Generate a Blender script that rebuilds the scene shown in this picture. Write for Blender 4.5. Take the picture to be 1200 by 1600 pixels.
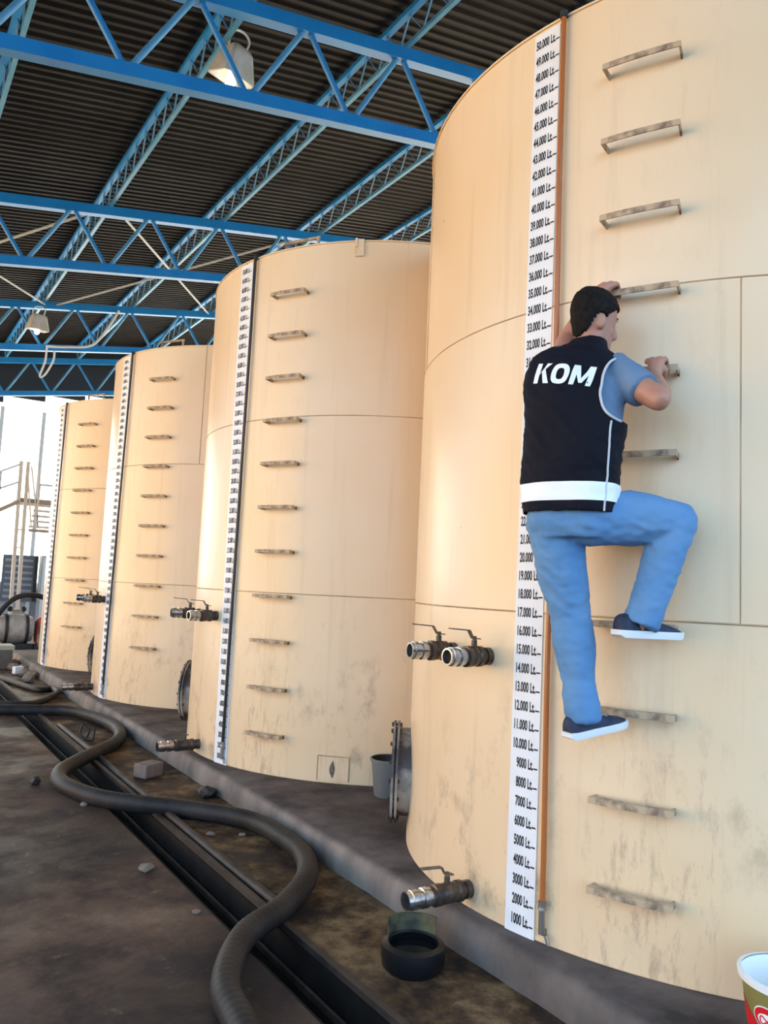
import bpy, bmesh, math, random
from mathutils import Vector, Matrix, noise
from mathutils.bvhtree import BVHTree
random.seed(7)
for _o in list(bpy.data.objects): bpy.data.objects.remove(_o)
scene = bpy.context.scene
COL = scene.collection
PI = math.pi
def R_(d): return math.radians(d)

# ------------------------------------------------------------------ camera
cam_d = bpy.data.cameras.new('camera'); cam = bpy.data.objects.new('camera', cam_d); COL.objects.link(cam)
cam_d.sensor_fit = 'VERTICAL'; cam_d.sensor_height = 32.0; cam_d.lens = 1223.27 * 32.0 / 1600.0
cam_d.clip_start = 0.05; cam_d.clip_end = 300
PITCH, ROLL, YAW = 0.0958, 0.0456, 0.5824
fw = Vector((math.sin(YAW)*math.cos(PITCH), math.cos(YAW)*math.cos(PITCH), math.sin(PITCH)))
rt = Vector((math.cos(YAW), -math.sin(YAW), 0)); upv = rt.cross(fw)
r2 = rt*math.cos(ROLL) + upv*math.sin(ROLL); u2 = -rt*math.sin(ROLL) + upv*math.cos(ROLL)
M = Matrix((r2, u2, -fw)).transposed().to_4x4(); M.translation = Vector((-4.3318, -2.9044, 1.4903))
cam.matrix_world = M
scene.camera = cam

# ------------------------------------------------------------------ world, sun, exposure
world = bpy.data.worlds.new('overcast_sky'); scene.world = world; world.use_nodes = True
wn = world.node_tree.nodes; wl = world.node_tree.links
wn['Background'].inputs['Color'].default_value = (0.48, 0.71, 1.0, 1)
wn['Background'].inputs['Strength'].default_value = 2.45
sun_d = bpy.data.lights.new('sun', 'SUN'); sun = bpy.data.objects.new('sun', sun_d); COL.objects.link(sun)
sun_d.energy = 30.0; sun_d.angle = R_(2.0); sun_d.color = (1.0, 0.90, 0.74)
sun.rotation_euler = Vector((-0.45, -0.78, -0.66)).to_track_quat('-Z', 'Y').to_euler()
vs = scene.view_settings
vs.view_transform = 'Standard'; vs.look = 'None'; vs.gamma = 1.0; vs.use_curve_mapping = False
vs.exposure = 0.42

# ------------------------------------------------------------------ materials
def new_mat(name):
    m = bpy.data.materials.new(name); m.use_nodes = True
    nt = m.node_tree; return m, nt.nodes, nt.links, nt.nodes['Principled BSDF']
def nz(n, l, scale, detail=4, rough=0.55, stretch=None, coord='Object'):
    tc = n.new('ShaderNodeTexCoord'); t = n.new('ShaderNodeTexNoise')
    t.inputs['Scale'].default_value = scale; t.inputs['Detail'].default_value = detail; t.inputs['Roughness'].default_value = rough
    if stretch:
        mp = n.new('ShaderNodeMapping'); mp.inputs['Scale'].default_value = stretch
        l.new(tc.outputs[coord], mp.inputs['Vector']); l.new(mp.outputs['Vector'], t.inputs['Vector'])
    else: l.new(tc.outputs[coord], t.inputs['Vector'])
    return t
def ramp(n, l, src, stops):
    r = n.new('ShaderNodeValToRGB'); e = r.color_ramp.elements
    while len(e) < len(stops): e.new(0.5)
    for el, (p, c) in zip(e, stops):
        el.position = p; el.color = (c[0], c[1], c[2], 1) if not isinstance(c, (int, float)) else (c, c, c, 1)
    l.new(src, r.inputs['Fac']); return r
def mixc(n, l, fac, a, b):
    m = n.new('ShaderNodeMix'); m.data_type = 'RGBA'
    if isinstance(fac, (int, float)): m.inputs[0].default_value = fac
    else: l.new(fac, m.inputs[0])
    for s, v in ((6, a), (7, b)):
        if isinstance(v, tuple): m.inputs[s].default_value = (v[0], v[1], v[2], 1)
        else: l.new(v, m.inputs[s])
    return m.outputs[2]
def math_(n, l, op, a, b=None):
    m = n.new('ShaderNodeMath'); m.operation = op
    for i, v in enumerate((a, b)):
        if v is None: continue
        if isinstance(v, (int, float)): m.inputs[i].default_value = v
        else: l.new(v, m.inputs[i])
    return m.outputs[0]
def bumpn(n, l, bsdf, src, strength, dist=0.01):
    b = n.new('ShaderNodeBump'); b.inputs['Strength'].default_value = strength; b.inputs['Distance'].default_value = dist
    l.new(src, b.inputs['Height']); l.new(b.outputs['Normal'], bsdf.inputs['Normal'])
def mat(name, c, rough=0.5, metal=0.0, c2=None, scale=6, lo=0.35, hi=0.65, bump=0, bscale=40, emit=None, spec=None, stretch=None):
    m, n, l, b = new_mat(name)
    b.inputs['Base Color'].default_value = (c[0], c[1], c[2], 1); b.inputs['Roughness'].default_value = rough; b.inputs['Metallic'].default_value = metal
    if spec is not None: b.inputs['Specular IOR Level'].default_value = spec
    if c2:
        t = nz(n, l, scale, stretch=stretch); r = ramp(n, l, t.outputs['Fac'], [(lo, c), (hi, c2)]); l.new(r.outputs['Color'], b.inputs['Base Color'])
    if bump:
        t2 = nz(n, l, bscale); bumpn(n, l, b, t2.outputs['Fac'], bump)
    if emit:
        b.inputs['Emission Color'].default_value = (emit[0], emit[1], emit[2], 1); b.inputs['Emission Strength'].default_value = emit[3]
    return m
def tank_paint():
    m, n, l, b = new_mat('yellow_tank_paint')
    base = (0.80, 0.585, 0.355); pale = (0.82, 0.64, 0.43)
    t1 = nz(n, l, 0.9, 3); c = ramp(n, l, t1.outputs['Fac'], [(0.35, base), (0.7, pale)]).outputs['Color']
    # long faint vertical runs
    t2 = nz(n, l, 1.0, 5, 0.6, (9, 9, 0.5)); f2 = ramp(n, l, t2.outputs['Fac'], [(0.56, 0.0), (0.78, 0.35)]).outputs['Color']
    c = mixc(n, l, f2, c, (0.50, 0.36, 0.22))
    # scuffs low on the tank
    tc = n.new('ShaderNodeTexCoord'); sp = n.new('ShaderNodeSeparateXYZ'); l.new(tc.outputs['Object'], sp.inputs['Vector'])
    low = ramp(n, l, math_(n, l, 'MULTIPLY', sp.outputs['Z'], 0.25), [(0.05, 1.0), (0.37, 0.0)]).outputs['Color']
    t3 = nz(n, l, 5.0, 8, 0.7, (1, 1, 0.7)); f3 = ramp(n, l, t3.outputs['Fac'], [(0.52, 0.0), (0.68, 0.8)]).outputs['Color']
    t4 = nz(n, l, 1.3, 2); f4 = ramp(n, l, t4.outputs['Fac'], [(0.45, 0.0), (0.6, 1.0)]).outputs['Color']
    c = mixc(n, l, math_(n, l, 'MULTIPLY', math_(n, l, 'MULTIPLY', f3, f4), low), c, (0.30, 0.20, 0.13))
    # fine drips
    t6 = nz(n, l, 1.0, 6, 0.7, (26, 26, 1.6)); f6 = ramp(n, l, t6.outputs['Fac'], [(0.62, 0.0), (0.74, 0.5)]).outputs['Color']
    c = mixc(n, l, math_(n, l, 'MULTIPLY', f6, low), c, (0.33, 0.22, 0.14))
    # boot scuffs round the lower rungs
    dt = math_(n, l, 'ADD', math_(n, l, 'MULTIPLY', sp.outputs['X'], math.cos(R_(-152.5))), math_(n, l, 'MULTIPLY', sp.outputs['Y'], math.sin(R_(-152.5))))
    colm = ramp(n, l, math_(n, l, 'MULTIPLY', math_(n, l, 'SUBTRACT', dt, 1.75), 20.0), [(0.35, 0.0), (0.8, 1.0)]).outputs['Color']
    t7 = nz(n, l, 1.0, 8, 0.75, (16, 16, 5)); f7 = ramp(n, l, t7.outputs['Fac'], [(0.52, 0.0), (0.68, 0.5)]).outputs['Color']
    low2 = ramp(n, l, math_(n, l, 'MULTIPLY', sp.outputs['Z'], 0.25), [(0.12, 1.0), (0.30, 0.15)]).outputs['Color']
    c = mixc(n, l, math_(n, l, 'MULTIPLY', math_(n, l, 'MULTIPLY', colm, f7), low2), c, (0.30, 0.18, 0.13))
    # chips
    t5 = nz(n, l, 14.0, 2); f5 = ramp(n, l, t5.outputs['Fac'], [(0.785, 0.0), (0.80, 0.8)]).outputs['Color']
    c = mixc(n, l, f5, c, (0.20, 0.13, 0.09))
    l.new(c, b.inputs['Base Color'])
    b.inputs['Roughness'].default_value = 0.30
    tb = nz(n, l, 1.6, 3); bumpn(n, l, b, tb.outputs['Fac'], 0.25, 0.02)
    return m
def floor_mat():
    m, n, l, b = new_mat('oily_concrete_floor')
    t = nz(n, l, 1.6, 8, 0.65); c = ramp(n, l, t.outputs['Fac'], [(0.36, (0.016, 0.012, 0.011)), (0.47, (0.050, 0.031, 0.023)), (0.58, (0.105, 0.063, 0.042)), (0.72, (0.18, 0.12, 0.08))]).outputs['Color']
    t2 = nz(n, l, 0.8, 4); f2 = ramp(n, l, t2.outputs['Fac'], [(0.50, 0.0), (0.60, 0.85)]).outputs['Color']
    c = mixc(n, l, f2, c, (0.022, 0.018, 0.018))
    t3 = nz(n, l, 9, 6, 0.7); f3 = ramp(n, l, t3.outputs['Fac'], [(0.60, 0.0), (0.72, 0.55)]).outputs['Color']
    c = mixc(n, l, f3, c, (0.20, 0.145, 0.10))
    # rust-brown tint on the strip between drain and plinth
    tc = n.new('ShaderNodeTexCoord'); sp = n.new('ShaderNodeSeparateXYZ'); l.new(tc.outputs['Object'], sp.inputs['Vector'])
    near = ramp(n, l, math_(n, l, 'MULTIPLY', math_(n, l, 'ADD', sp.outputs['X'], 3.0), 1.0), [(0.42, 0.0), (0.60, 0.7)]).outputs['Color']
    t4 = nz(n, l, 3.4, 8, 0.72); c4 = ramp(n, l, t4.outputs['Fac'], [(0.42, (0.010, 0.007, 0.006)), (0.51, (0.095, 0.052, 0.020)), (0.62, (0.28, 0.18, 0.085))]).outputs['Color']
    c = mixc(n, l, near, c, c4)
    l.new(c, b.inputs['Base Color'])
    tr = nz(n, l, 2.2, 4); r = ramp(n, l, tr.outputs['Fac'], [(0.4, 0.5), (0.62, 0.9)]).outputs['Color']; l.new(r, b.inputs['Roughness'])
    b.inputs['Specular IOR Level'].default_value = 0.25
    bumpn(n, l, b, t3.outputs['Fac'], 0.35, 0.02)
    return m
def plinth_mat():
    m, n, l, b = new_mat('stained_plinth_concrete')
    t = nz(n, l, 3.0, 6, 0.6); c = ramp(n, l, t.outputs['Fac'], [(0.36, (0.13, 0.105, 0.095)), (0.64, (0.040, 0.034, 0.033))]).outputs['Color']
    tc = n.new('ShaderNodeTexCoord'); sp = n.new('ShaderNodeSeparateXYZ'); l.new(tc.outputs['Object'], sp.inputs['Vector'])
    lit_face = ramp(n, l, math_(n, l, 'MULTIPLY', math_(n, l, 'ADD', sp.outputs['X'], 2.0), 5.0), [(0.58, 1.0), (0.74, 0.0)]).outputs['Color']  # front face painted lighter, as if lit from the left
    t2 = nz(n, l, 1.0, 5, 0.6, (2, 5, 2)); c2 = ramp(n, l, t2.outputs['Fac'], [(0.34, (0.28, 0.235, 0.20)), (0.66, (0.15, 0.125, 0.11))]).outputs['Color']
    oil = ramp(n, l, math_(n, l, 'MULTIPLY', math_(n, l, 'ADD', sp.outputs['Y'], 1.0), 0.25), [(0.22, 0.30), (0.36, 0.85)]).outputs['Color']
    l.new(mixc(n, l, math_(n, l, 'MULTIPLY', lit_face, oil), c, c2), b.inputs['Base Color'])
    b.inputs['Roughness'].default_value = 0.8; b.inputs['Specular IOR Level'].default_value = 0.25
    t3 = nz(n, l, 18, 5); bumpn(n, l, b, t3.outputs['Fac'], 0.5)
    return m
def wall_sheet():
    m, n, l, b = new_mat('translucent_white_sheet')
    out = n['Material Output']
    tr = n.new('ShaderNodeBsdfTranslucent'); tr.inputs['Color'].default_value = (0.86, 0.92, 0.95, 1)
    b.inputs['Base Color'].default_value = (0.82, 0.86, 0.88, 1); b.inputs['Roughness'].default_value = 0.6
    mx = n.new('ShaderNodeMixShader'); mx.inputs['Fac'].default_value = 0.45
    l.new(b.outputs[0], mx.inputs[1]); l.new(tr.outputs[0], mx.inputs[2]); l.new(mx.outputs[0], out.inputs['Surface'])
    return m
MT = dict(
    tank=tank_paint(), floor=floor_mat(), sheet=wall_sheet(),
    yard=mat('pale_bounce_ground', (0.60, 0.47, 0.31), 0.9, c2=(0.52, 0.40, 0.26), scale=0.5),
    asphalt=mat('grey_low_bounce_ground', (0.055, 0.058, 0.062), 0.9, c2=(0.04, 0.042, 0.045), scale=0.8),
    bounce_cream=mat('cream_bounce_wall', (0.72, 0.49, 0.25), 0.9, c2=(0.66, 0.44, 0.22), scale=0.4),
    channel_black=mat('black_channel_lining', (0.006, 0.005, 0.005), 0.7, c2=(0.014, 0.011, 0.010), scale=6, spec=0.15),
    gable=mat('dark_gable_sheet', (0.02, 0.025, 0.03), 0.6),
    weld=mat('brown_weld_line', (0.36, 0.235, 0.13), 0.7, c2=(0.58, 0.41, 0.235), scale=3),
    rung=mat('chipped_painted_rung', (0.50, 0.37, 0.235), 0.6, c2=(0.15, 0.10, 0.07), scale=16, lo=0.44, hi=0.66),
    strip=mat('white_gauge_board', (0.83, 0.85, 0.87), 0.45, c2=(0.74, 0.76, 0.79), scale=3),
    ink=mat('black_lettering', (0.012, 0.012, 0.015), 0.6),
    amber=mat('amber_oil_tube', (0.42, 0.135, 0.035), 0.25),
    dtube=mat('dark_oil_tube', (0.018, 0.014, 0.014), 0.3),
    brass=mat('grey_fitting', (0.30, 0.28, 0.26), 0.4, 0.8),
    oiled=mat('oily_cast_iron', (0.05, 0.042, 0.038), 0.35, 0.6, c2=(0.14, 0.10, 0.075), scale=25),
    chrome=mat('bright_zinc', (0.62, 0.64, 0.66), 0.22, 0.95, c2=(0.30, 0.29, 0.28), scale=22),
    lever=mat('rusty_lever', (0.10, 0.065, 0.045), 0.6, 0.3, c2=(0.22, 0.16, 0.12), scale=30),
    bore=mat('dark_bore', (0.008, 0.008, 0.008), 0.8),
    manhole=mat('oil_streaked_steel', (0.42, 0.36, 0.30), 0.55, 0.1, c2=(0.07, 0.055, 0.05), scale=4, lo=0.44, hi=0.58),
    blue=mat('blue_steel_paint', (0.008, 0.185, 0.49), 0.38, c2=(0.014, 0.225, 0.54), scale=2),
    blue2=mat('pale_blue_steel_paint', (0.07, 0.26, 0.46), 0.35, c2=(0.11, 0.33, 0.52), scale=4),
    roof=mat('dark_roof_sheet', (0.008, 0.0072, 0.0072), 0.6, 0.0, c2=(0.016, 0.0142, 0.0138), scale=1.2, spec=0.12),
    dado=mat('grey_wall_base', (0.36, 0.40, 0.43), 0.7, c2=(0.28, 0.31, 0.33), scale=2),
    frame=mat('pale_wall_post', (0.55, 0.60, 0.62), 0.6),
    louver=mat('slate_louvre', (0.10, 0.12, 0.15), 0.5),
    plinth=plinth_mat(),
    hose=mat('black_rubber_hose', (0.013, 0.012, 0.012), 0.55, c2=(0.030, 0.027, 0.025), scale=5, spec=0.25),
    edging=mat('greasy_steel_edging', (0.016, 0.012, 0.011), 0.6, 0.2, c2=(0.05, 0.038, 0.03), scale=7),
    block=mat('grey_concrete_block', (0.22, 0.17, 0.145), 0.85, c2=(0.16, 0.12, 0.10), scale=12),
    stone=mat('pale_rubble', (0.19, 0.15, 0.12), 0.9),
    debris=mat('black_debris', (0.012, 0.011, 0.012), 0.6),
    tub=mat('black_plastic_tub', (0.006, 0.007, 0.009), 0.32, spec=0.35),
    tubin=mat('olive_tub_lining', (0.11, 0.10, 0.045), 0.6, c2=(0.02, 0.02, 0.013), scale=12),
    oilliq=mat('dark_oil', (0.006, 0.006, 0.006), 0.05),
    pail=mat('olive_pail', (0.24, 0.22, 0.07), 0.4),
    pailrim=mat('white_pail_rim', (0.80, 0.84, 0.84), 0.35),
    pailred=mat('red_label', (0.62, 0.012, 0.02), 0.4),
    gbucket=mat('grey_bucket_plastic', (0.13, 0.145, 0.15), 0.5),
    skin=mat('skin', (0.50, 0.25, 0.17), 0.5, c2=(0.44, 0.20, 0.135), scale=9),
    hair=mat('dark_hair', (0.006, 0.005, 0.005), 0.8, c2=(0.016, 0.012, 0.010), scale=60, spec=0.15),
    vest=mat('black_vest_cloth', (0.0035, 0.004, 0.009), 0.8, c2=(0.006, 0.0065, 0.014), scale=5, bump=0.15, bscale=14, spec=0.2),
    white=mat('white_reflective_tape', (0.88, 0.90, 0.92), 0.4),
    pipe=mat('pale_grey_piping', (0.55, 0.58, 0.62), 0.6),
    shirt=mat('blue_grey_tshirt', (0.145, 0.235, 0.36), 0.85, c2=(0.115, 0.19, 0.30), scale=8, bump=0.2, bscale=10),
    jeans=mat('light_blue_denim', (0.080, 0.215, 0.42), 0.85, c2=(0.15, 0.30, 0.50), scale=4, lo=0.35, hi=0.7, bump=0.25, bscale=9),
    shoe=mat('navy_sneaker_cloth', (0.010, 0.018, 0.045), 0.7, c2=(0.02, 0.032, 0.07), scale=30),
    sole=mat('white_sneaker_sole', (0.78, 0.80, 0.80), 0.55),
    eye=mat('eye_white', (0.7, 0.68, 0.65), 0.3),
    lips=mat('lips', (0.38, 0.14, 0.11), 0.5),
    lampbox=mat('grey_beige_lamp_housing', (0.52, 0.50, 0.46), 0.5, c2=(0.42, 0.37, 0.27), scale=6),
    bulb=mat('lit_bulb', (1, 1, 1), 0.4, emit=(1.0, 0.98, 0.92, 5.0)),
    cable=mat('white_cable', (0.66, 0.66, 0.64), 0.5),
    rod=mat('pale_brace_rod', (0.40, 0.40, 0.39), 0.5, 0.3),
    cream=mat('cream_steel_paint', (0.66, 0.55, 0.42), 0.55),
    tan=mat('tan_steel_paint', (0.36, 0.27, 0.19), 0.6),
    red=mat('red_machine_paint', (0.40, 0.03, 0.02), 0.45),
    orange=mat('orange_machine_paint', (0.55, 0.14, 0.03), 0.5),
    pump=mat('dusty_white_pump', (0.42, 0.38, 0.33), 0.6, c2=(0.28, 0.24, 0.20), scale=6),
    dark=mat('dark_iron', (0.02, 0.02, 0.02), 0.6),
    green=mat('grey_green_box', (0.12, 0.14, 0.11), 0.7, c2=(0.10, 0.07, 0.06), scale=4),
    boxtop=mat('pale_box_lid', (0.38, 0.36, 0.30), 0.7),
)

# ------------------------------------------------------------------ mesh helpers
class MB:
    def __init__(s): s.v = []; s.f = []
    def add(s, vs_, fs_):
        o = len(s.v); s.v += [tuple(p) for p in vs_]; s.f += [tuple(i + o for i in f) for f in fs_]
    def box(s, c, d, rot=None):
        c = Vector(c); h = Vector(d) / 2; P = []
        for x in (-1, 1):
            for y in (-1, 1):
                for z in (-1, 1):
                    p = Vector((x*h.x, y*h.y, z*h.z))
                    if rot: p = rot @ p
                    P.append(c + p)
        s.add(P, [(0, 1, 3, 2), (4, 6, 7, 5), (0, 4, 5, 1), (2, 3, 7, 6), (0, 2, 6, 4), (1, 5, 7, 3)]); return s
    def bar(s, a, b, w, h=None, up=(0, 0, 1)):
        a = Vector(a); b = Vector(b); h = h or w; d = (b - a); L = d.length; d.normalize(); u = Vector(up)
        if abs(d.dot(u)) > 0.98: u = Vector((0, 1, 0))
        x = d.cross(u).normalized(); z = x.cross(d).normalized()
        rot = Matrix((x, d, z)).transposed()
        return s.box((a + b) / 2, (w, L, h), rot)
    def loft(s, rings, cap=True, close=True):
        n = len(rings[0]); o = len(s.v); F = []
        for r in rings: s.v += [tuple(p) for p in r]
        m = n if close else n - 1
        for i in range(len(rings) - 1):
            for j in range(m):
                k = (j + 1) % n; F.append((o+i*n+j, o+i*n+k, o+(i+1)*n+k, o+(i+1)*n+j))
        if cap:
            F.append(tuple(o + j for j in reversed(range(n)))); e = o + (len(rings)-1)*n; F.append(tuple(e + j for j in range(n)))
        s.f += F; return s
    def tube(s, path, r, n=10, cap=True, closed=False):
        P = [Vector(p) for p in path]; m = len(P)
        rad = r if isinstance(r, (list, tuple)) else [r]*m
        T = []
        for i in range(m):
            if closed: t = P[(i+1) % m] - P[i-1]
            else: t = P[min(i+1, m-1)] - P[max(i-1, 0)]
            T.append(t.normalized())
        u = T[0].orthogonal().normalized(); rings = []
        for i in range(m):
            u = (u - T[i]*u.dot(T[i])); u = u.normalized() if u.length > 1e-6 else T[i].orthogonal().normalized()
            w = T[i].cross(u)
            rings.append([P[i] + (u*math.cos(2*PI*j/n) + w*math.sin(2*PI*j/n))*rad[i] for j in range(n)])
        if closed: rings.append(rings[0]); cap = False
        return s.loft(rings, cap)
    def limb(s, pts, rad, n=14):
        """round-ended tapering limb through the joints"""
        P, Rr = spline(pts, 6, rad)
        a = (P[0] - P[1]).normalized(); b = (P[-1] - P[-2]).normalized()
        PP = [P[0] + a*Rr[0]*0.9, P[0] + a*Rr[0]*0.6] + P + [P[-1] + b*Rr[-1]*0.6, P[-1] + b*Rr[-1]*0.9]
        RR = [Rr[0]*0.35, Rr[0]*0.8] + Rr + [Rr[-1]*0.8, Rr[-1]*0.35]
        return s.tube(PP, RR, n)
    def leg(s, pts, rad, n=18):
        P, Rr = spline(pts, 6, rad); a = (P[0] - P[1]).normalized()
        return s.tube([P[0] + a*Rr[0]*0.8, P[0] + a*Rr[0]*0.5] + P, [Rr[0]*0.4, Rr[0]*0.82] + Rr, n)
    def lathe(s, prof, n=24, mtx=None, cap=True):
        rings = []
        for r, z in prof:
            rings.append([(mtx @ Vector((r*math.cos(2*PI*j/n), r*math.sin(2*PI*j/n), z))) if mtx else Vector((r*math.cos(2*PI*j/n), r*math.sin(2*PI*j/n), z)) for j in range(n)])
        return s.loft(rings, cap)
    def ball(s, c, r, n=14, m=9, mtx=None):
        c = Vector(c); r = Vector(r) if not isinstance(r, (int, float)) else Vector((r, r, r)); rings = []
        for i in range(m):
            a = -PI/2 + PI*(i + 0.25)/(m - 0.5)
            ring = [Vector((r.x*math.cos(a)*math.cos(2*PI*j/n), r.y*math.cos(a)*math.sin(2*PI*j/n), r.z*math.sin(a))) for j in range(n)]
            rings.append([c + (mtx @ p if mtx else p) for p in ring])
        return s.loft(rings)
    def mesh(s, name, smooth=True, angle=40):
        me = bpy.data.meshes.new(name); me.from_pydata([tuple(p) for p in s.v], [], s.f)
        bm = bmesh.new(); bm.from_mesh(me); bmesh.ops.recalc_face_normals(bm, faces=bm.faces); bm.to_mesh(me); bm.free()
        if smooth: me.shade_smooth(); me.set_sharp_from_angle(angle=R_(angle))
        return me
    def build(s, name, m, parent=None, loc=None, rot=None, smooth=True, angle=40):
        return link(name, s.mesh(name, smooth, angle), m, parent, loc, rot)
def link(name, me, m, parent=None, loc=None, rot=None):
    o = bpy.data.objects.new(name, me); COL.objects.link(o)
    if m is not None and not me.materials: me.materials.append(MT[m] if isinstance(m, str) else m)
    if parent: o.parent = parent
    if loc is not None: o.location = loc
    if rot is not None: o.rotation_euler = rot
    return o
def spline(pts, k, rad=None):
    P = [Vector(p) for p in pts]; out = []; rr = []
    for i in range(len(P) - 1):
        p0 = P[max(i-1, 0)]; p1 = P[i]; p2 = P[i+1]; p3 = P[min(i+2, len(P)-1)]
        for j in range(k):
            t = j / k
            out.append(0.5*((2*p1) + (p2-p0)*t + (2*p0-5*p1+4*p2-p3)*t*t + (-p0+3*p1-3*p2+p3)*t**3))
            if rad: rr.append(rad[i] + (rad[i+1]-rad[i])*(t*t*(3-2*t)))
    out.append(P[-1])
    if rad: rr.append(rad[-1]); return out, rr
    return out
def tag(o, label=None, cat=None, group=None, kind=None):
    if label: o['label'] = label
    if cat: o['category'] = cat
    if group: o['group'] = group
    if kind: o['kind'] = kind
    return o
def thing(name, label, cat, loc=(0, 0, 0), rz=0, group=None):
    o = bpy.data.objects.new(name, None); o.empty_display_size = 0.2; COL.objects.link(o)
    o.location = loc; o.rotation_euler = (0, 0, rz); return tag(o, label, cat, group)
def evaluated(me, mods):
    o = bpy.data.objects.new('tmp', me); COL.objects.link(o); mods(o)
    dg = bpy.context.evaluated_depsgraph_get(); r = bpy.data.meshes.new_from_object(o.evaluated_get(dg))
    bpy.data.objects.remove(o); return r
def fuse(mb, voxel=0.01, smooth=4, disp=0.0, dsize=0.1):
    me = mb.mesh('tmp', False)
    def mods(o):
        m = o.modifiers.new('r', 'REMESH'); m.mode = 'VOXEL'; m.voxel_size = voxel
        if smooth: s_ = o.modifiers.new('s', 'SMOOTH'); s_.iterations = smooth; s_.factor = 0.5
        if disp:
            t = bpy.data.textures.new('folds', 'CLOUDS'); t.noise_scale = dsize; t.noise_depth = 1
            d = o.modifiers.new('d', 'DISPLACE'); d.texture = t; d.strength = disp; d.mid_level = 0.5; d.texture_coords = 'LOCAL'
    r = evaluated(me, mods); r.shade_smooth(); return r
def text_mesh(body, size, bold=0.0, shear=0.0, depth=0.0):
    c = bpy.data.curves.new('txt', 'FONT'); c.body = body; c.size = size; c.offset = bold; c.shear = shear; c.extrude = depth; c.resolution_u = 3
    o = bpy.data.objects.new('txt', c); COL.objects.link(o)
    dg = bpy.context.evaluated_depsgraph_get(); me = bpy.data.meshes.new_from_object(o.evaluated_get(dg))
    bpy.data.objects.remove(o); bpy.data.curves.remove(c); return me
def fit_text(me, w, h):
    xs = [v.co.x for v in me.vertices]; ys = [v.co.y for v in me.vertices]
    x0, x1, y0, y1 = min(xs), max(xs), min(ys), max(ys)
    return [((v.co.x-x0)/(x1-x0)*w, (v.co.y-y0)/(y1-y0)*h, v.co.z) for v in me.vertices], [tuple(p.vertices) for p in me.polygons]

# ================================================================== structure
FZ = -0.16           # floor level; tanks stand on the plinth top at z = 0
# floor with the drain channel sunk into it
fl = MB(); prof = [(-9.5, FZ), (-2.735, FZ), (-2.735, FZ-0.17), (-2.50, FZ-0.17), (-2.50, FZ), (-1.86, FZ), (5, FZ)]
ysec = [-8, -6, -2, 0, 2, 4, 7, 10, 14, 21.5]
fl.loft([[(x, y, z) for x, z in prof] for y in ysec], cap=False, close=False)
tag(fl.build('floor', 'floor', smooth=False), 'oily dark brown concrete floor with a sunken drain channel', 'floor', kind='structure')
yd = MB()  # unseen pale ground, added to bounce warm sunlight into the shed
for x0, x1, y0, y1 in ((-90, -9.5, -6, 90), (5, 90, -6, 90), (-9.5, 5, 21.5, 90)):
    yd.add([(x0, y0, FZ-0.01), (x1, y0, FZ-0.01), (x1, y1, FZ-0.01), (x0, y1, FZ-0.01)], [(0, 1, 2, 3)])
tag(yd.build('floor_bounce', 'yard', smooth=False), 'added unseen pale yard beside the shed, bouncing warm sunlight onto the tanks', 'yard', kind='structure')
ro = MB()  # unseen dark ground, added so mostly cool sky light arrives from behind
for x0, x1, y0, y1 in ((-90, -9.5, -60, -6), (5, 90, -60, -6), (-9.5, 5, -60, -8)):
    ro.add([(x0, y0, FZ-0.01), (x1, y0, FZ-0.01), (x1, y1, FZ-0.01), (x0, y1, FZ-0.01)], [(0, 1, 2, 3)])
tag(ro.build('floor_low_bounce', 'asphalt', smooth=False), 'added unseen dark road behind the shed, keeping warm bounce off the tanks', 'road', kind='structure')
nb = MB().box((-32, 25, 5.4), (1.0, 46, 11.2)); nb.box((-32, 25, 11.1), (1.6, 47, 0.3))  # unseen wall, added to throw warm sunlight onto the tanks
for i in range(9): nb.box((-31.48, 4 + 5*i, 4.5), (0.1, 0.35, 9.2))
tag(nb.build('wall_bounce', 'bounce_cream', smooth=False), 'added unseen cream wall outside the shed, bouncing warm light onto the tanks', 'wall', kind='structure')
# plinth: rough-fronted concrete slab
pl = MB(); ys = [-5 + 0.06*i for i in range(int(18.4/0.06)+1)]; rings = []
for y in ys:
    w = lambda a, s_: noise.noise(Vector((y*s_, a*3.1, 0.4)))
    e = 0.012*w(1, 1.3) + 0.006*w(2, 7)
    rings.append([(-1.905+e+0.01*w(5, 3), y, FZ-0.02), (-1.90+e+0.008*w(4, 5), y, -0.09), (-1.885+e+0.006*w(6, 6), y, -0.025+0.006*w(3, 5)), (-1.855+e, y, 0.0), (-1.5, y, 0.0), (3.0, y, 0.0), (3.0, y, FZ-0.02)])
pl.loft(rings)
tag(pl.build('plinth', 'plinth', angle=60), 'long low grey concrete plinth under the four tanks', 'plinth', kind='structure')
SL_ = 0.178
# back wall: dado, posts, translucent sheets
wb = MB(); wb.box((3.25, 21.50, 0.5), (25.5, 0.2, 1.32)); wb.box((3.25, 21.50, -0.1), (25.5, 0.22, 0.2))
wall = tag(wb.build('wall_back', 'dado', smooth=False), 'far end wall of tall white sheets above a grey base', 'wall', kind='structure')
sh = MB(); n_ = 8
rg = [[(-0.545 + 1.09*i/n_, 0.012*(1 if (i % 2) else -1)*0.6, z) for i in range(n_+1)] for z in (1.16, 6.40)]
sh.loft(rg, cap=False, close=False); shm = sh.mesh('wall_sheet', False)
po = MB().box((0, -0.05, 3.1), (0.10, 0.08, 6.0)).mesh('wall_post', False)
gs = MB().box((0, 0, 2.3), (1.10, 0.05, 4.6)).mesh('gable_sheet', False)
for i in range(-8, 14):
    x = -0.34 + 1.1*i + 0.55
    link('wall_sheet', shm, 'sheet', wall, (x, 21.40, SL_*(x+1.0)))
    link('gable_sheet', gs, 'gable', wall, (x, 21.38, 6.40 + SL_*(x+1.0)))
    link('wall_post', po, 'frame', wall, (x - 0.55, 21.40, 0))

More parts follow.
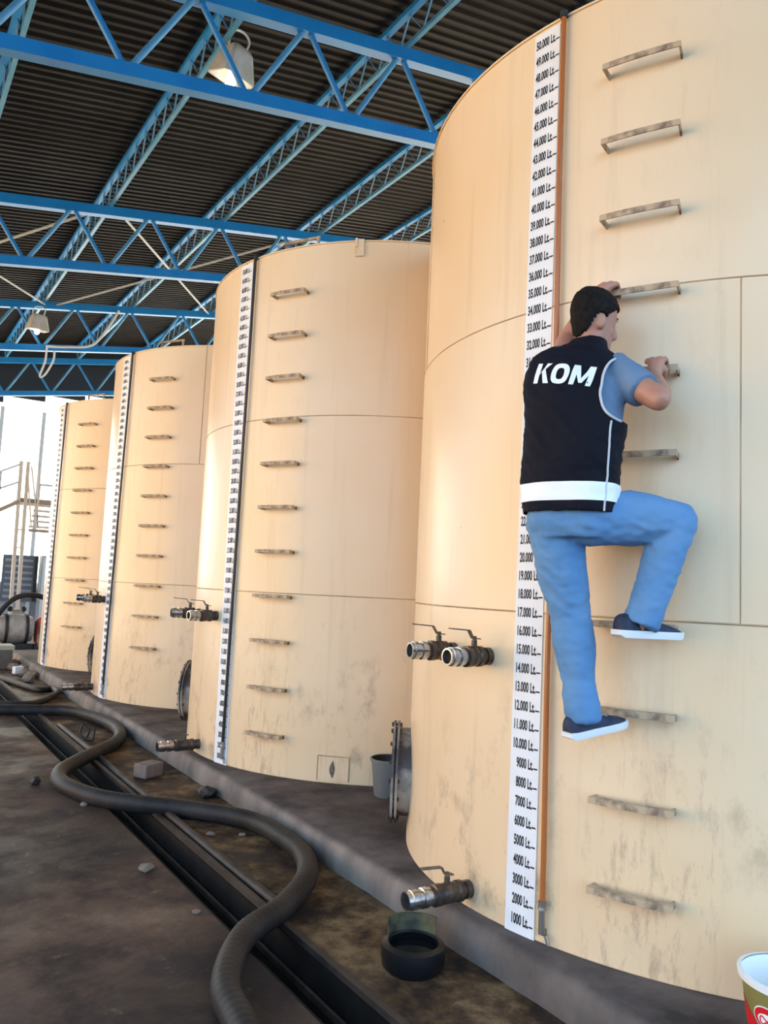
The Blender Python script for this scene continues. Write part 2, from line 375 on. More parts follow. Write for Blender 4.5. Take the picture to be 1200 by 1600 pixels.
# roof: pitched sheet rising to the right
SL = 0.178
def ztop(x): return 7.395 + SL*(x + 0.9)     # axis of the truss top chords
def zlow(x): return 6.335 + SL*(x + 1.55)    # axis of the bottom chords
roof = tag(bpy.data.objects.new('ceiling', None), 'dark ribbed metal roof sheeting above the blue trusses', 'ceiling', kind='structure'); COL.objects.link(roof)
XA, XB = -9.0, 16.0
rs = MB(); sec = []
for k in range(7):
    y = k*0.15; sec += [(y, 0), (y+0.055, 0), (y+0.075, 0.028), (y+0.13, 0.028)]
sec += [(1.05, 0.0), (1.075, 0.0)]
rs.loft([[(x, y, ztop(x) + 0.50 + z) for y, z in sec] for x in (XA, -3, 3, XB)], cap=False, close=False)
rsm = rs.mesh('roof_sheet', False)
for i in range(27): link('roof_sheet', rsm, 'roof', roof, (0, -6.6 + 1.05*i, 0.002*(i % 2)))

TY = [-6.782, -1.282, 4.218, 9.718, 15.218, 20.718]
names = ['blue roof truss farthest behind the camera, out over the open end', 'blue roof truss just behind the first tank', 'nearest blue roof truss in view, crossing above the two nearest tanks', 'second blue roof truss in view, passing behind the second tank top', 'third blue roof truss in view, with a floodlight and slack white cable near it', 'farthest blue roof truss, directly in front of the white end wall']
def truss(y, label):
    t = thing('roof_truss', label, 'truss', (0, y, 0), 0, 'blue roof trusses')
    MB().bar((XA+0.2, 0, ztop(XA+0.2)), (XB-0.2, 0, ztop(XB-0.2)), 0.13, 0.15).build('top_chord', 'blue', t, smooth=False)
    MB().bar((XA+0.2, 0, zlow(XA+0.2)), (XB-0.2, 0, zlow(XB-0.2)), 0.12, 0.135).build('bottom_chord', 'blue', t, smooth=False)
    for i in range(-6, 13):
        xu = -0.90 + 1.2*i; xl = -1.52 + 1.2*i
        a = (xl - 0.035, 0, zlow(xl) + 0.06); b = (xu - 1.2 + 0.045, 0, ztop(xu - 1.2) - 0.06)
        MB().tube([a, b], 0.032, 10).build('diagonal', 'blue', t)
        a = (xl + 0.035, 0, zlow(xl) + 0.06); b = (xu - 0.045, 0, ztop(xu) - 0.06)
        MB().tube([a, b], 0.032, 10).build('diagonal', 'blue2', t)
    return t
for y, nm in zip(TY, names):
    if y > 0: truss(y, nm)
# lattice purlins running along the row, resting on the top chords
PX = [-7.3, -5.4, -3.5, -1.6, 0.3, 2.2, 4.1, 6.0, 7.9]
pn = ['lattice roof purlin out beyond the left edge of the view', 'lattice roof purlin second beyond the left edge of the view', 'leftmost blue lattice purlin, at the top left corner of the view', 'blue lattice purlin carrying the near floodlight', 'blue lattice purlin running from the top of the view towards the far end wall', 'blue lattice purlin ending behind the second tank top', 'blue lattice purlin glimpsed between the two nearest tank tops', 'lattice purlin right of the tanks, hidden behind the first tank', 'outermost lattice purlin on the right behind the first tank']
for x, nm in zip(PX, pn):
    if x < -4 or x > 6.5: continue
    z0 = ztop(x) + 0.10; t = thing('lattice_purlin', nm, 'purlin', (x, 0, z0), 0, 'blue lattice purlins')
    ya, yb = -2.0, 21.3
    MB().box((0, (ya+yb)/2, 0.34), (0.075, yb-ya, 0.06)).build('top_chord', 'blue', t, smooth=False)
    MB().box((0.05, (ya+yb)/2, 0.0), (0.05, yb-ya, 0.05)).build('bottom_chord', 'blue2', t, smooth=False)
    mb = MB(); k = 0; y = ya + 0.1; path = []
    while y < yb: path.append((0.025 + (0.02 if k % 2 else -0.01), y, 0.02 if k % 2 else 0.32)); y += 0.23; k += 1
    mb.tube(path, 0.0115, 6); mb.build('bent_lacing_bar', 'blue2', t)
# brace rods between the second and third truss
def rod(a, b, label): tag(MB().tube([a, b], 0.022, 8).build('brace_rod', 'rod'), label, 'brace rod', 'pale brace rods')
def zr(x): return ztop(x) + 0.02
rod((-1.36, 9.78, zr(-1.36)), (2.15, 15.15, zr(2.15)), 'pale brace rod crossing down behind the second truss towards the right')
rod((-5.0, 9.78, zr(-5.0)), (-1.55, 15.15, zr(-1.55)), 'pale brace rod at the left edge running to the far floodlight')
rod((1.95, 9.78, zr(1.95)), (-1.30, 15.15, zr(-1.30)), 'thin brace rod slanting left from the second truss to the third')
rod((-1.75, 9.78, zr(-1.75)), (-5.1, 15.15, zr(-5.1)), 'thin brace rod slanting out of the left edge behind the second truss')

# ================================================================== tanks
R = 1.8; H = 4.2566; SP = 3.6404; Z1, Z2 = 1.4075, 2.8276
SEG = 160
def course(z0, z1, r):
    mb = MB(); rings = []
    for rr, z in ((r-0.004, z0), (r, z0+0.004), (r, z0*0.5+z1*0.5), (r, z1-0.004), (r-0.004, z1)):
        rings.append([(rr*math.cos(2*PI*j/SEG), rr*math.sin(2*PI*j/SEG), z) for j in range(SEG)])
    mb.loft(rings, cap=False); return mb.mesh('shell_course')
C_ME = [course(0.0, Z1, R), course(Z1, Z2, R+0.0025), course(Z2, H, R)]
def torus(r, z, t):
    return MB().tube([(r*math.cos(2*PI*j/SEG), r*math.sin(2*PI*j/SEG), z) for j in range(SEG)], t, 6, closed=True)
W_ME = [torus(R+0.0005, Z1, 0.0045).mesh('weld_seam'), torus(R+0.0005, Z2, 0.0045).mesh('weld_seam')]
top = MB(); top.lathe([(R-0.002, H-0.003), (R+0.010, H-0.006), (R+0.010, H+0.004), (R-0.05, H+0.008), (0.3, H+0.22), (0.02, H+0.225)], SEG); TOP_ME = top.mesh('roof_plate')
# angle-iron rung, at angle 0 (on +X); two standoffs, outer flange and top flange
def rung_mesh():
    mb = MB(); hw = 0.087; r0 = R+0.085
    def arc(a): return [(math.cos(a), math.sin(a))]
    n = 6
    def strip(ra, rb, za, zb):
        rings = []
        for i in range(n+1):
            a = -hw + 2*hw*i/n; c, s_ = math.cos(a), math.sin(a)
            rings.append([(ra*c, ra*s_, za), (rb*c, rb*s_, za), (rb*c, rb*s_, zb), (ra*c, ra*s_, zb)])
        mb.loft(rings)
    strip(r0-0.006, r0, -0.010, 0.016); strip(r0-0.034, r0-0.0055, 0.010, 0.016)
    for s_ in (-1, 1):
        a = s_*hw; c, d = math.cos(a), math.sin(a)
        mb.bar(((R-0.01)*c, (R-0.01)*d, -0.003), ((r0-0.0005)*c, (r0-0.0005)*d, 0.003), 0.008, 0.026)
    return mb.mesh('rung', False)
RUNG = rung_mesh()
# scale marks, one mesh for each reading, shared by the four tanks
def mark_mesh(n):
    s_ = ('%d.000 Lt.' % n) if n >= 10 else ('%d000 Lt.' % n)
    me = text_mesh(s_, 0.05, 0.0017); w = 0.112 if n >= 10 else 0.092
    v, f = fit_text(me, w, 0.047); bpy.data.meshes.remove(me)
    rr = R + 0.0075; x0 = -0.062 if n >= 10 else -0.042; mb = MB()
    def P(x, z): a = x/rr; return (rr*math.cos(a), rr*math.sin(a), z)
    mb.add([P(p[0]+x0, p[1]-0.018) for p in v], f)
    mb.add([P(0.052, -0.012), P(0.073, -0.012), P(0.073, -0.005), P(0.052, -0.005)], [(0, 1, 2, 3)])
    return mb.mesh('scale_mark', False)
MARKS = [mark_mesh(n) for n in range(1, 51)]
# outlet valve along +X
def valve_meshes(L):
    X = Matrix.Rotation(PI/2, 4, 'Y')
    b = MB(); b.lathe([(0.042, -0.01), (0.042, 0.03), (0.036, 0.032), (0.036, 0.05), (0.049, 0.052), (0.049, 0.075), (0.044, 0.08), (0.047, 0.10), (0.047, L*0.42), (0.043, L*0.46), (0.050, L*0.47), (0.050, L*0.57), (0.041, L*0.58), (0.041, L*0.64)], 20, X)
    b.tube([(L*0.36, 0, 0.04), (L*0.36, 0, 0.075)], 0.014, 10)
    c = MB(); c.lathe([(0.041, L*0.63), (0.041, L*0.68), (0.046, L*0.685), (0.046, L*0.76), (0.038, L*0.77), (0.038, L*0.82), (0.044, L*0.83), (0.044, L*0.93), (0.040, L*0.935), (0.040, L), (0.032, L), (0.032, L*0.9)], 22, X)
    d = MB(); d.lathe([(0.0325, L*0.905), (0.001, L*0.90)], 18, X, cap=False)
    h = MB(); lx = L*0.36
    pts = [(lx-0.03, 0, 0.082), (lx+0.012, 0, 0.086), (lx+0.036, 0, 0.122), (lx+0.15, 0, 0.130)]
    rings = [[(x, -0.013, z-0.003), (x, 0.013, z-0.003), (x, 0.013, z+0.003), (x, -0.013, z+0.003)] for x, y, z in pts]
    h.loft(rings); h.tube([(lx, 0, 0.075), (lx, 0, 0.095)], 0.011, 8)
    return b.mesh('outlet_valve'), c.mesh('hose_coupling'), d.mesh('bore'), h.mesh('lever', False)
V_SHORT = valve_meshes(0.255); V_LONG = valve_meshes(0.36)
def valve(t, a, z, vm, bright='chrome', lev='lever'):
    a = R_(a); o = link('outlet_valve', vm[0], 'oiled', t, (R*math.cos(a), R*math.sin(a), z), (0, 0, a))
    link('hose_coupling', vm[1], bright, o); link('bore', vm[2], 'bore', o); link('lever', vm[3], lev, o)
    return o
def manhole_meshes():
    X = Matrix.Rotation(PI/2, 4, 'Y')
    nk = MB(); nk.lathe([(0.255, -0.12), (0.255, 0.095)], 40, X).lathe([(0.295, 0.062), (0.295, 0.076), (0.25, 0.0765), (0.25, 0.061)], 40, X)
    cv = MB(); cv.lathe([(0.295, 0.086), (0.295, 0.101), (0.02, 0.103)], 40, X)
    return nk.mesh('manhole'), cv.mesh('manhole_cover')
MH = manhole_meshes()
bt = MB(); bt.lathe([(0.012, 0.05), (0.012, 0.060), (0.006, 0.061), (0.006, 0.101), (0.012, 0.102), (0.012, 0.113)], 6, Matrix.Rotation(PI/2, 4, 'Y')); BOLT = bt.mesh('bolt', False)
handle = MB(); handle.tube(spline([(-0.16, 0, -0.03), (-0.16, 0, 0.05), (-0.15, 0, 0.06), (0.15, 0, 0.06), (0.16, 0, 0.05), (0.16, 0, -0.03)], 3), 0.014, 8)
HANDLE = handle.mesh('roof_handle')
lug = MB(); lug.box((0, 0, 0), (0.02, 0.07, 0.14)); lug.tube([(0.01, -0.025, 0.0), (0.01, -0.025, 0.075)], 0.012, 8); LUG = lug.mesh('lifting_lug', False)

TANKS = [
    dict(label='nearest and largest-looking yellow storage tank, the one the man climbs', st=(-173.02, -168.40), sb=(-174.0, -168.93), rc=-155.2, n=11, tube=(-167.4, -167.35), tm='amber', lug=None, low=178, mid=(171.7, -179.2)),
    dict(label='second yellow storage tank, just left of the one the man climbs', st=(-172.6, -167.0), sb=(-170.6, -165.0), rc=-151.7, n=11, tube=(-165.2, -166.2), tm='dtube', lug=-133.2, low=179.5, mid=(172.5, -174.5)),
    dict(label='third yellow storage tank along the row, between the second and the farthest', st=(-174.7, -168.6), sb=(-174.4, -167.9), rc=-147.3, n=10, tube=(-165.8, -169.3), tm='dtube', lug=-110, low=176, mid=(170.0, -176.0)),
    dict(label='farthest yellow storage tank, beside the cream access platform', st=(-179.2, -172.2), sb=(-177.2, -169.0), rc=-148.6, n=10, tube=(-168.2, -170.6), tm='dtube', lug=-110, low=None, mid=()),
]
def tank(k, d):
    t = thing('storage_tank', d['label'], 'tank', (0, k*SP, 0), 0, 'row of yellow storage tanks')
    for me in C_ME: link('shell_course', me, 'tank', t)
    for me in W_ME: link('weld_seam', me, 'weld', t)
    link('roof_plate', TOP_ME, 'tank', t)
    # staggered vertical welds
    for a, za, zb in ((-142.7, Z1, Z2), (-100, 0, Z1), (-60, Z2, H), (60, 0, Z1), (150, Z2, H)):
        a = R_(a + (0 if k == 0 else 40*k)); c, s_ = math.cos(a)*(R+0.001), math.sin(a)*(R+0.001)
        MB().tube([(c, s_, za), (c, s_, zb)], 0.0035, 6).build('vertical_weld', 'weld', t)
    rc = R_(d['rc'])
    for i in range(d['n']):
        i0 = i + 11 - d['n']
        z = 0.318 + 0.3535*i0 - (0.012 if i0 < 2 else 0)
        link('rung', RUNG, 'rung', t, (0, 0, z), (0, 0, rc))
    ra = R - 0.10
    link('roof_handle', HANDLE, 'strip' if k else 'rung', t, (ra*math.cos(rc), ra*math.sin(rc), H+0.045), (0, 0, rc + PI/2))
    # gauge board, leaning slightly as in the photograph
    (tl, tr_), (bl, br) = d['st'], d['sb']; zt = 4.235; mb = MB(); rings = []
    def ang(z, top_, bot): return R_(bot + (top_-bot)*z/zt)
    for i in range(13):
        z = zt*i/12; a0, a1 = ang(z, tl, bl), ang(z, tr_, br); ring = []
        for j in range(7): a = a0+(a1-a0)*j/6; ring.append(((R+0.0065)*math.cos(a), (R+0.0065)*math.sin(a), z))
        for j in range(6, -1, -1): a = a0+(a1-a0)*j/6; ring.append(((R+0.0005)*math.cos(a), (R+0.0005)*math.sin(a), z))
        rings.append(ring)
    mb.loft(rings); st = mb.build('gauge_board', 'strip', t)
    for n in range(50):
        z = 0.056 + n*0.08402; ca = (ang(z, tl, bl) + ang(z, tr_, br))/2
        link('scale_mark', MARKS[n], 'ink', st, (0, 0, z), (0, 0, ca))
    # sight tube
    ta, tb = d['tube']; rt_ = R + 0.026; wob = 0.0016 if k else 0.0025
    pts = []
    for i in range(25):
        z = 0.165 + (H - 0.17)*i/24; a = R_(tb + (ta-tb)*z/H) + wob*noise.noise(Vector((z*1.3, k*5.0, 0)))
        pts.append((rt_*math.cos(a), rt_*math.sin(a), z))
    sg = MB().tube(pts, 0.0125 if k == 0 else 0.013, 10).build('sight_tube', d['tm'], t)
    a = R_(tb); rr = R + 0.026
    ft = MB(); mt = Matrix.Translation((rr*math.cos(a), rr*math.sin(a), 0))
    ft.lathe([(0.017, 0.155), (0.017, 0.185), (0.013, 0.187), (0.019, 0.15)], 12, mt).lathe([(0.014, 0.05), (0.014, 0.15)], 12, mt)
    ft.bar((rr*math.cos(a), rr*math.sin(a), 0.055), ((R-0.01)*math.cos(a), (R-0.01)*math.sin(a), 0.055), 0.022, 0.022)
    ft.tube([(rr*math.cos(a+0.012), rr*math.sin(a+0.012), 0.05), (rr*math.cos(a+0.02), rr*math.sin(a+0.02), 0.015)], 0.009, 8)
    ft.build('drain_fitting', 'brass', sg)
    a = R_(ta); ft = MB(); ft.bar((rr*math.cos(a), rr*math.sin(a), H-0.005), ((R-0.06)*math.cos(a), (R-0.06)*math.sin(a), H+0.025), 0.02, 0.02)
    ft.tube([(rr*math.cos(a), rr*math.sin(a), H-0.02), (rr*math.cos(a), rr*math.sin(a), H+0.012)], 0.018, 8); ft.build('top_elbow', 'dark', sg)
    for a in d['mid']: valve(t, a, 1.185, V_SHORT)
    if d['low']: valve(t, d['low'], 0.085, V_LONG, 'chrome' if k == 0 else 'oiled')
    # manhole with bolted cover on the side towards the next tank
    ma = R_(144.0); mh = link('manhole', MH[0], 'manhole', t, (R*math.cos(ma), R*math.sin(ma), 0.385), (0, 0, ma))
    link('manhole_cover', MH[1], 'manhole', mh)
    for j in range(16):
        b = 2*PI*j/16; link('bolt', BOLT, 'oiled', mh, (0, 0.275*math.sin(b), 0.275*math.cos(b)))
    if d['lug'] is not None:
        a = R_(d['lug']); link('lifting_lug', LUG, 'tank', t, ((R+0.01)*math.cos(a), (R+0.01)*math.sin(a), H-0.06), (0, 0, a))
    return t
TK = [tank(k, d) for k, d in enumerate(TANKS)]
# square patch plate with a drip mark low on the second tank
def patch(t, a0, a1, z0, z1):
    mb = MB(); rings = []
    for i in range(7):
        a = R_(a0+(a1-a0)*i/6); c, s_ = math.cos(a), math.sin(a)
        rings.append([((R+0.006)*c, (R+0.006)*s_, z0), ((R+0.006)*c, (R+0.006)*s_, z1), ((R-0.002)*c, (R-0.002)*s_, z1), ((R-0.002)*c, (R-0.002)*s_, z0)])
    mb.loft(rings); p = mb.build('patch_plate', 'tank', t, smooth=False)
    w = MB()
    def P(a, z): a = R_(a); return ((R+0.005)*math.cos(a), (R+0.005)*math.sin(a), z)
    w.tube([P(a0, z0)] + [P(a0, z1)], 0.0045, 6); w.tube([P(a0+(a1-a0)*i/6, z1) for i in range(7)], 0.0045, 6); w.tube([P(a1, z0), P(a1, z1)], 0.0045, 6)
    w.build('weld_outline', 'weld', p)
    am = (a0+a1)/2; s_ = MB()
    rg = []
    for i in range(9):
        u = i/8; wd = 0.85*math.sin(PI*min(max(u, 0.02), 0.98)); z = z0+0.02+(z1-z0-0.05)*u
        rg.append([((R+0.0075)*math.cos(R_(am-wd)), (R+0.0075)*math.sin(R_(am-wd)), z), ((R+0.0075)*math.cos(R_(am+wd*0.6)), (R+0.0075)*math.sin(R_(am+wd*0.6)), z)])
    s_.loft(rg, cap=False, close=False); s_.build('oil_smear', 'lever', p)
patch(TK[1], -137.3, -129.6, 0.02, 0.20)

# ================================================================== floor things
def hose(name, pts, r, label, k=30, cat='hose'):
    P = spline(pts, k); L = [0]
    for a, b in zip(P, P[1:]): L.append(L[-1] + (b-a).length)
    n = int(L[-1]/0.011); Q = []; rr = []; j = 0
    for i in range(n+1):
        s_ = L[-1]*i/n
        while j < len(L)-2 and L[j+1] < s_: j += 1
        t = (s_-L[j])/max(L[j+1]-L[j], 1e-9); Q.append(P[j].lerp(P[j+1], t)); rr.append(r*(1 + 0.012*math.sin(2*PI*s_/0.044)))
    return tag(MB().tube(Q, rr, 16).build(name, 'hose', angle=70), label, cat)
hz = FZ + 0.062
hp = [(-3.16, -1.1), (-3.12, -0.62), (-3.05, -0.17), (-2.985, 0.13), (-2.75, 0.48), (-2.46, 0.68), (-2.17, 0.98), (-2.015, 1.32), (-1.985, 1.70), (-2.04, 2.08), (-2.29, 2.44), (-2.73, 2.91), (-2.91, 3.37), (-2.89, 3.79), (-2.66, 4.19), (-2.17, 4.85), (-1.99, 5.42), (-2.0, 6.1), (-2.17, 6.72), (-2.43, 6.92), (-2.9, 7.05)]
hose('suction_hose', [(x, y, hz) for x, y in hp], 0.06, 'thick black hose snaking over the drain across the foreground floor', 12)
hose('suction_hose', [(-2.75, 11.6, FZ+0.04), (-2.47, 10.17, FZ+0.04), (-2.27, 9.1, FZ+0.04), (-2.16, 8.75, FZ+0.04), (-2.0, 8.85, FZ+0.04), (-1.985, 8.55, FZ+0.045), (-2.05, 8.25, FZ+0.05), (-2.37, 7.66, FZ+0.04), (-2.64, 7.55, FZ+0.04), (-2.95, 7.72, FZ+0.04), (-3.4, 8.1, FZ+0.04)], 0.04, 'thinner dark hose looped on the far floor by the third tank', 12)
# drain edging: steel angles along the channel
dr = thing('drain_frame', 'greasy steel edging bars along the floor drain channel', 'drain', (0, 0, FZ))
for x, w, z in ((-2.485, 0.035, 0.012), (-2.62, 0.014, -0.13), (-2.56, 0.016, -0.11)):
    MB().box((x, 2.5, z), (w, 17, 0.03)).build('edge_bar', 'edging', dr, smooth=False)
MB().tube([(-2.42, y, 0.022+0.004*math.sin(y*3)) for y in [0.75+0.3*i for i in range(19)]], 0.026, 10).build('edge_pipe', 'edging', dr)
ln = MB(); ln.loft([[(-2.733, y, -0.001), (-2.733, y, -0.166), (-2.502, y, -0.166), (-2.502, y, -0.001), (-2.512, y, -0.001), (-2.512, y, -0.155), (-2.723, y, -0.155), (-2.723, y, -0.001)] for y in (-7.9, 0, 5, 10, 21.4)])  # near-black lining over the channel floor and both walls
ln.build('channel_lining', 'channel_black', dr, smooth=False)
# black tub catching drips below the outlet
tb = thing('drip_tub', 'round black plastic tub catching drips under the chrome outlet', 'tub', (-2.175, -0.02, FZ))
MB().lathe([(0.115, 0.0), (0.135, 0.02), (0.142, 0.07), (0.138, 0.105), (0.112, 0.115), (0.106, 0.108), (0.118, 0.09), (0.118, 0.04), (0.02, 0.03)], 36).build('body', 'tub', tb)
cl = MB(); rg = []
for i in range(15):
    a = R_(5 + 110*i/14); rg.append([(0.124*math.cos(a), 0.124*math.sin(a), 0.09), (0.132*math.cos(a), 0.132*math.sin(a), 0.09), (0.136*math.cos(a), 0.136*math.sin(a), 0.185), (0.130*math.cos(a), 0.130*math.sin(a), 0.185)])
cl.loft(rg).build('torn_back_wall', 'tubin', tb)
MB().lathe([(0.112, 0.082), (0.001, 0.082)], 30, cap=False).build('oil', 'oilliq', tb)
# loose things
def rock(name, loc, s_, m, label, cat, group=None, seed=1, rz=0.0):
    bm = bmesh.new(); bmesh.ops.create_icosphere(bm, subdivisions=2, radius=1)
    for v in bm.verts:
        d = 1 + 0.35*noise.noise(v.co*1.7 + Vector((seed*3.3, 0, 0))); v.co = Vector((v.co.x*s_[0]*d, v.co.y*s_[1]*d, max(v.co.z*d, -0.75)*s_[2]))
    me = bpy.data.meshes.new(name); bm.to_mesh(me); bm.free()
    o = link(name, me, m, None, (loc[0], loc[1], loc[2] + s_[2]*0.72), (0, 0, rz)); return tag(o, label, cat, group)
b = MB().box((0, 0, 0.055), (0.20, 0.14, 0.11)); b = b.build('concrete_block', 'block', None, (-2.20, 3.72, FZ), (0, 0, 0.5), False)
bv = b.modifiers.new('b', 'BEVEL'); bv.width = 0.008; bv.segments = 2; tag(b, 'single grey concrete block lying between the drain and the plinth', 'block')
rock('debris_lump', (-3.06, 3.80, FZ), (0.04, 0.05, 0.035), 'debris', 'small black lump on the floor left of the hose bend', 'debris', None, 2)
def rag(loc):
    mb = MB(); p = spline([(0, 0, 0.02), (0.05, 0.06, 0.10), (0.0, 0.1, 0.16), (-0.03, 0.05, 0.07), (0.06, -0.03, 0.02), (0.10, 0.05, 0.12)], 5); mb.tube(p, 0.012, 6)
    return tag(mb.build('twisted_wire', 'debris', None, loc), 'twisted black wire scrap standing on the floor beyond the hose bend', 'wire')
rag((-2.36, 5.25, FZ))
for i, (x, y, s_, lb) in enumerate([(-2.30, 2.05, 0.03, 'pale stone chip in the middle of the brown strip beside the hose'), (-2.12, 1.95, 0.025, 'pale stone chip tucked under the hose near the plinth'), (-2.86, 3.05, 0.03, 'pale stone chip left of the hose bend'), (-2.80, 0.95, 0.022, 'pale stone chip at the left edge of the drain'), (-2.93, 0.35, 0.02, 'pale stone chip beside the near end of the hose'), (-2.0, 3.02, 0.022, 'pale stone chip lying below the outlet of the second tank'), (-2.85, 1.62, 0.045, 'flat pinkish stone at the left lip of the drain')]):
    rock('stone_chip', (x, y, FZ), (s_, s_*0.8, s_*0.5), 'stone', lb, 'stone', 'stone chips on the floor', i+5)
rock('debris_lump', (-1.99, 2.93, FZ), (0.07, 0.09, 0.045), 'debris', 'black oily lump against the plinth below the second tank outlet', 'debris', None, 9)
rubb = [(-2.05, 10.65), (-1.98, 10.4), (-2.1, 11.5), (-1.98, 12.1), (-1.97, 11.3), (-2.12, 9.9)]
ords = ['second nearest', 'third nearest', 'fourth nearest', 'farthest', 'middle', 'nearest']
for i, (x, y) in enumerate(rubb): rock('rubble_stone', (x, y, FZ), (0.09, 0.11, 0.07), 'stone', ords[i] + ' grey rubble stone along the far plinth foot', 'stone', 'rubble by the far plinth', i+20)

# grey bucket between the first and second tank
def bucket(loc, r, h, m, label, rim=None):
    t = thing('bucket', label, 'bucket', loc)
    MB().lathe([(0.01, 0), (r*0.74, 0), (r*0.76, 0.004), (r*0.98, h*0.97), (r*0.965, h*0.97)], 40, cap=False).build('body', m, t)
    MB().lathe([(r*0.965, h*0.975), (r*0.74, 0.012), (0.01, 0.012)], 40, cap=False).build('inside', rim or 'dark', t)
    MB().lathe([(r*0.955, h*0.93), (r*1.03, h*0.92), (r*1.04, h*0.99), (r*1.0, h), (r*0.95, h)], 40, cap=False).build('rim', rim or m, t)
    return t
bucket((-1.035, 1.88, 0.0), 0.135, 0.265, 'gbucket', 'grey plastic bucket standing behind the manhole between the two nearest tanks')
pa = bucket((-1.615, -1.40, 0.0), 0.168, 0.262, 'pail', 'white-rimmed olive and red pail in the bottom right corner', 'pailrim')
# printed red label panel and emblem on the pail
PR, PH = 0.168, 0.262
def pr(z): return PR*(0.76 + 0.22*z/(PH*0.97)) + 0.0012
def pt(a, z, e=0.0): rr = pr(z) + e; return (rr*math.cos(a), rr*math.sin(a), z)
lb = MB(); rg = []
for i in range(73):
    a = 360*i/72; zt_ = 0.138 + 0.035*math.cos(R_((a-125)*3.0)); rg.append([pt(R_(a), 0.006), pt(R_(a), zt_)])
lb.loft(rg, cap=False, close=False); lb.build('red_label', 'pailred', pa)
def emblem(ac, zc, ra, rb, e, m, name, par):
    mb = MB(); ring = [(ac + ra*math.cos(2*PI*j/28)/pr(zc), zc + rb*math.sin(2*PI*j/28)) for j in range(28)]
    rings = [[pt(ac + (a-ac)*q, zc + (z-zc)*q, e) for a, z in ring] for q in (1.0, 0.66, 0.33, 0.02)]
    mb.loft(rings, cap=False); return mb.build(name, m, par)
ae = R_(179); em = emblem(ae, 0.155, 0.052, 0.040, 0.002, 'white', 'emblem', pa)
emblem(ae, 0.155, 0.048, 0.036, 0.003, 'pailred', 'emblem_field', em); emblem(ae, 0.150, 0.034, 0.022, 0.004, 'white', 'emblem_disc', em)
sw = MB(); sw.tube([pt(ae + 0.16*math.cos(q), 0.15 + 0.012*math.sin(2*q), 0.005) for q in [i*0.26 for i in range(25)]], 0.0022, 5); sw.build('emblem_swirl', 'pailred', em)
bl_ = MB(); bl_.tube([(0.172*math.cos(R_(a)), 0.172*math.sin(R_(a)), 0.225 - 0.10*math.sin(R_((a+75)*180/160))) for a in range(-75, 86, 8)], 0.003, 6); bl_.build('bail_handle', 'brass', pa)

# ================================================================== far corner: platform, pump, boxes
pf = thing('access_platform', 'cream steel access platform with stair and railing by the far wall', 'platform', (0, 17.0, FZ)); dz = -FZ
MB().box((-0.55, 0.5, 3.14+dz), (1.75, 1.0, 0.10)).build('deck', 'tan', pf, smooth=False)
for x in (-1.40, -1.25): MB().bar((x, 0, 0), (x-0.06, 0, 4.05+dz), 0.075).build('stringer_post', 'cream', pf, smooth=False)
for z in [0.5 + 0.42*i for i in range(6)]: MB().bar((-1.40, 0, z), (-1.25, 0, z), 0.03).build('step', 'cream', pf, smooth=False)
for i in range(5): MB().box((-0.88+0.03*i, -0.08+0.05*i, 2.53+0.13*i+dz), (0.62, 0.10, 0.05)).build('stair_tread', 'cream', pf, smooth=False)
MB().box((-0.86, -0.1, 2.44+dz), (0.66, 0.06, 0.07)).build('stair_beam', 'tan', pf, smooth=False)
for x0, x1 in ((-1.33, -1.13), (-1.24, -0.98), (-1.08, -1.0)): MB().bar((x0, -0.05, 3.95+dz), (x1, -0.05, 2.5+dz), 0.03).build('stair_rail', 'cream', pf, smooth=False)
for a, b_ in (((-3.2, 0, 3.05), (-1.46, 0, 3.98)), ((-3.2, 0, 2.70), (-1.46, 0, 3.56))): MB().bar((a[0], 0, a[2]+dz), (b_[0], 0, b_[2]+dz), 0.045).build('hand_rail', 'frame', pf, smooth=False)
MB().bar((-3.2, 0, 2.05+dz), (-1.43, 0, 3.10+dz), 0.09).build('stair_side', 'tan', pf, smooth=False)
for x, z0, z1 in ((-1.47, 3.1, 3.98), (-1.02, 3.1, 3.56), (-1.87, 2.85, 3.74), (0.2, 3.1, 3.56)): MB().bar((x, 0, z0+dz), (x, 0, z1+dz), 0.045).build('rail_post', 'frame', pf, smooth=False)
MB().bar((-1.02, 0, 3.54+dz), (0.25, 0, 3.54+dz), 0.05).build('hand_rail', 'frame', pf, smooth=False)
for x in (0.2,): MB().bar((x, 0.9, 0), (x, 0.9, 3.14+dz), 0.08).build('deck_post', 'cream', pf, smooth=False)
lv = thing('louvre_panel', 'slate grey louvred panel on the base of the far wall', 'louvre', (-0.62, 21.30, 0.62))
MB().box((0, 0, 0.66), (0.92, 0.06, 1.30)).build('backing', 'louver', lv, smooth=False)
for i in range(7): MB().box((-0.04, -0.05, 0.14+0.17*i), (0.72, 0.05, 0.055), Matrix.Rotation(0.5, 3, 'X')).build('slat', 'dado', lv, smooth=False)
MB().box((0.40, -0.06, 0.66), (0.06, 0.05, 1.28)).build('frame_bar', 'dark', lv, smooth=False)
# blue-grey cabinet on the wall and wall lamp
bx = thing('wall_cabinet', 'grey cabinet standing against the far wall right of the louvres', 'cabinet', (0.18, 21.1, FZ))
MB().box((0, 0, 1.05), (0.62, 0.36, 2.1)).build('body', 'dado', bx, smooth=False); MB().box((0, -0.19, 1.05), (0.56, 0.02, 2.0)).build('door', 'frame', bx, smooth=False)
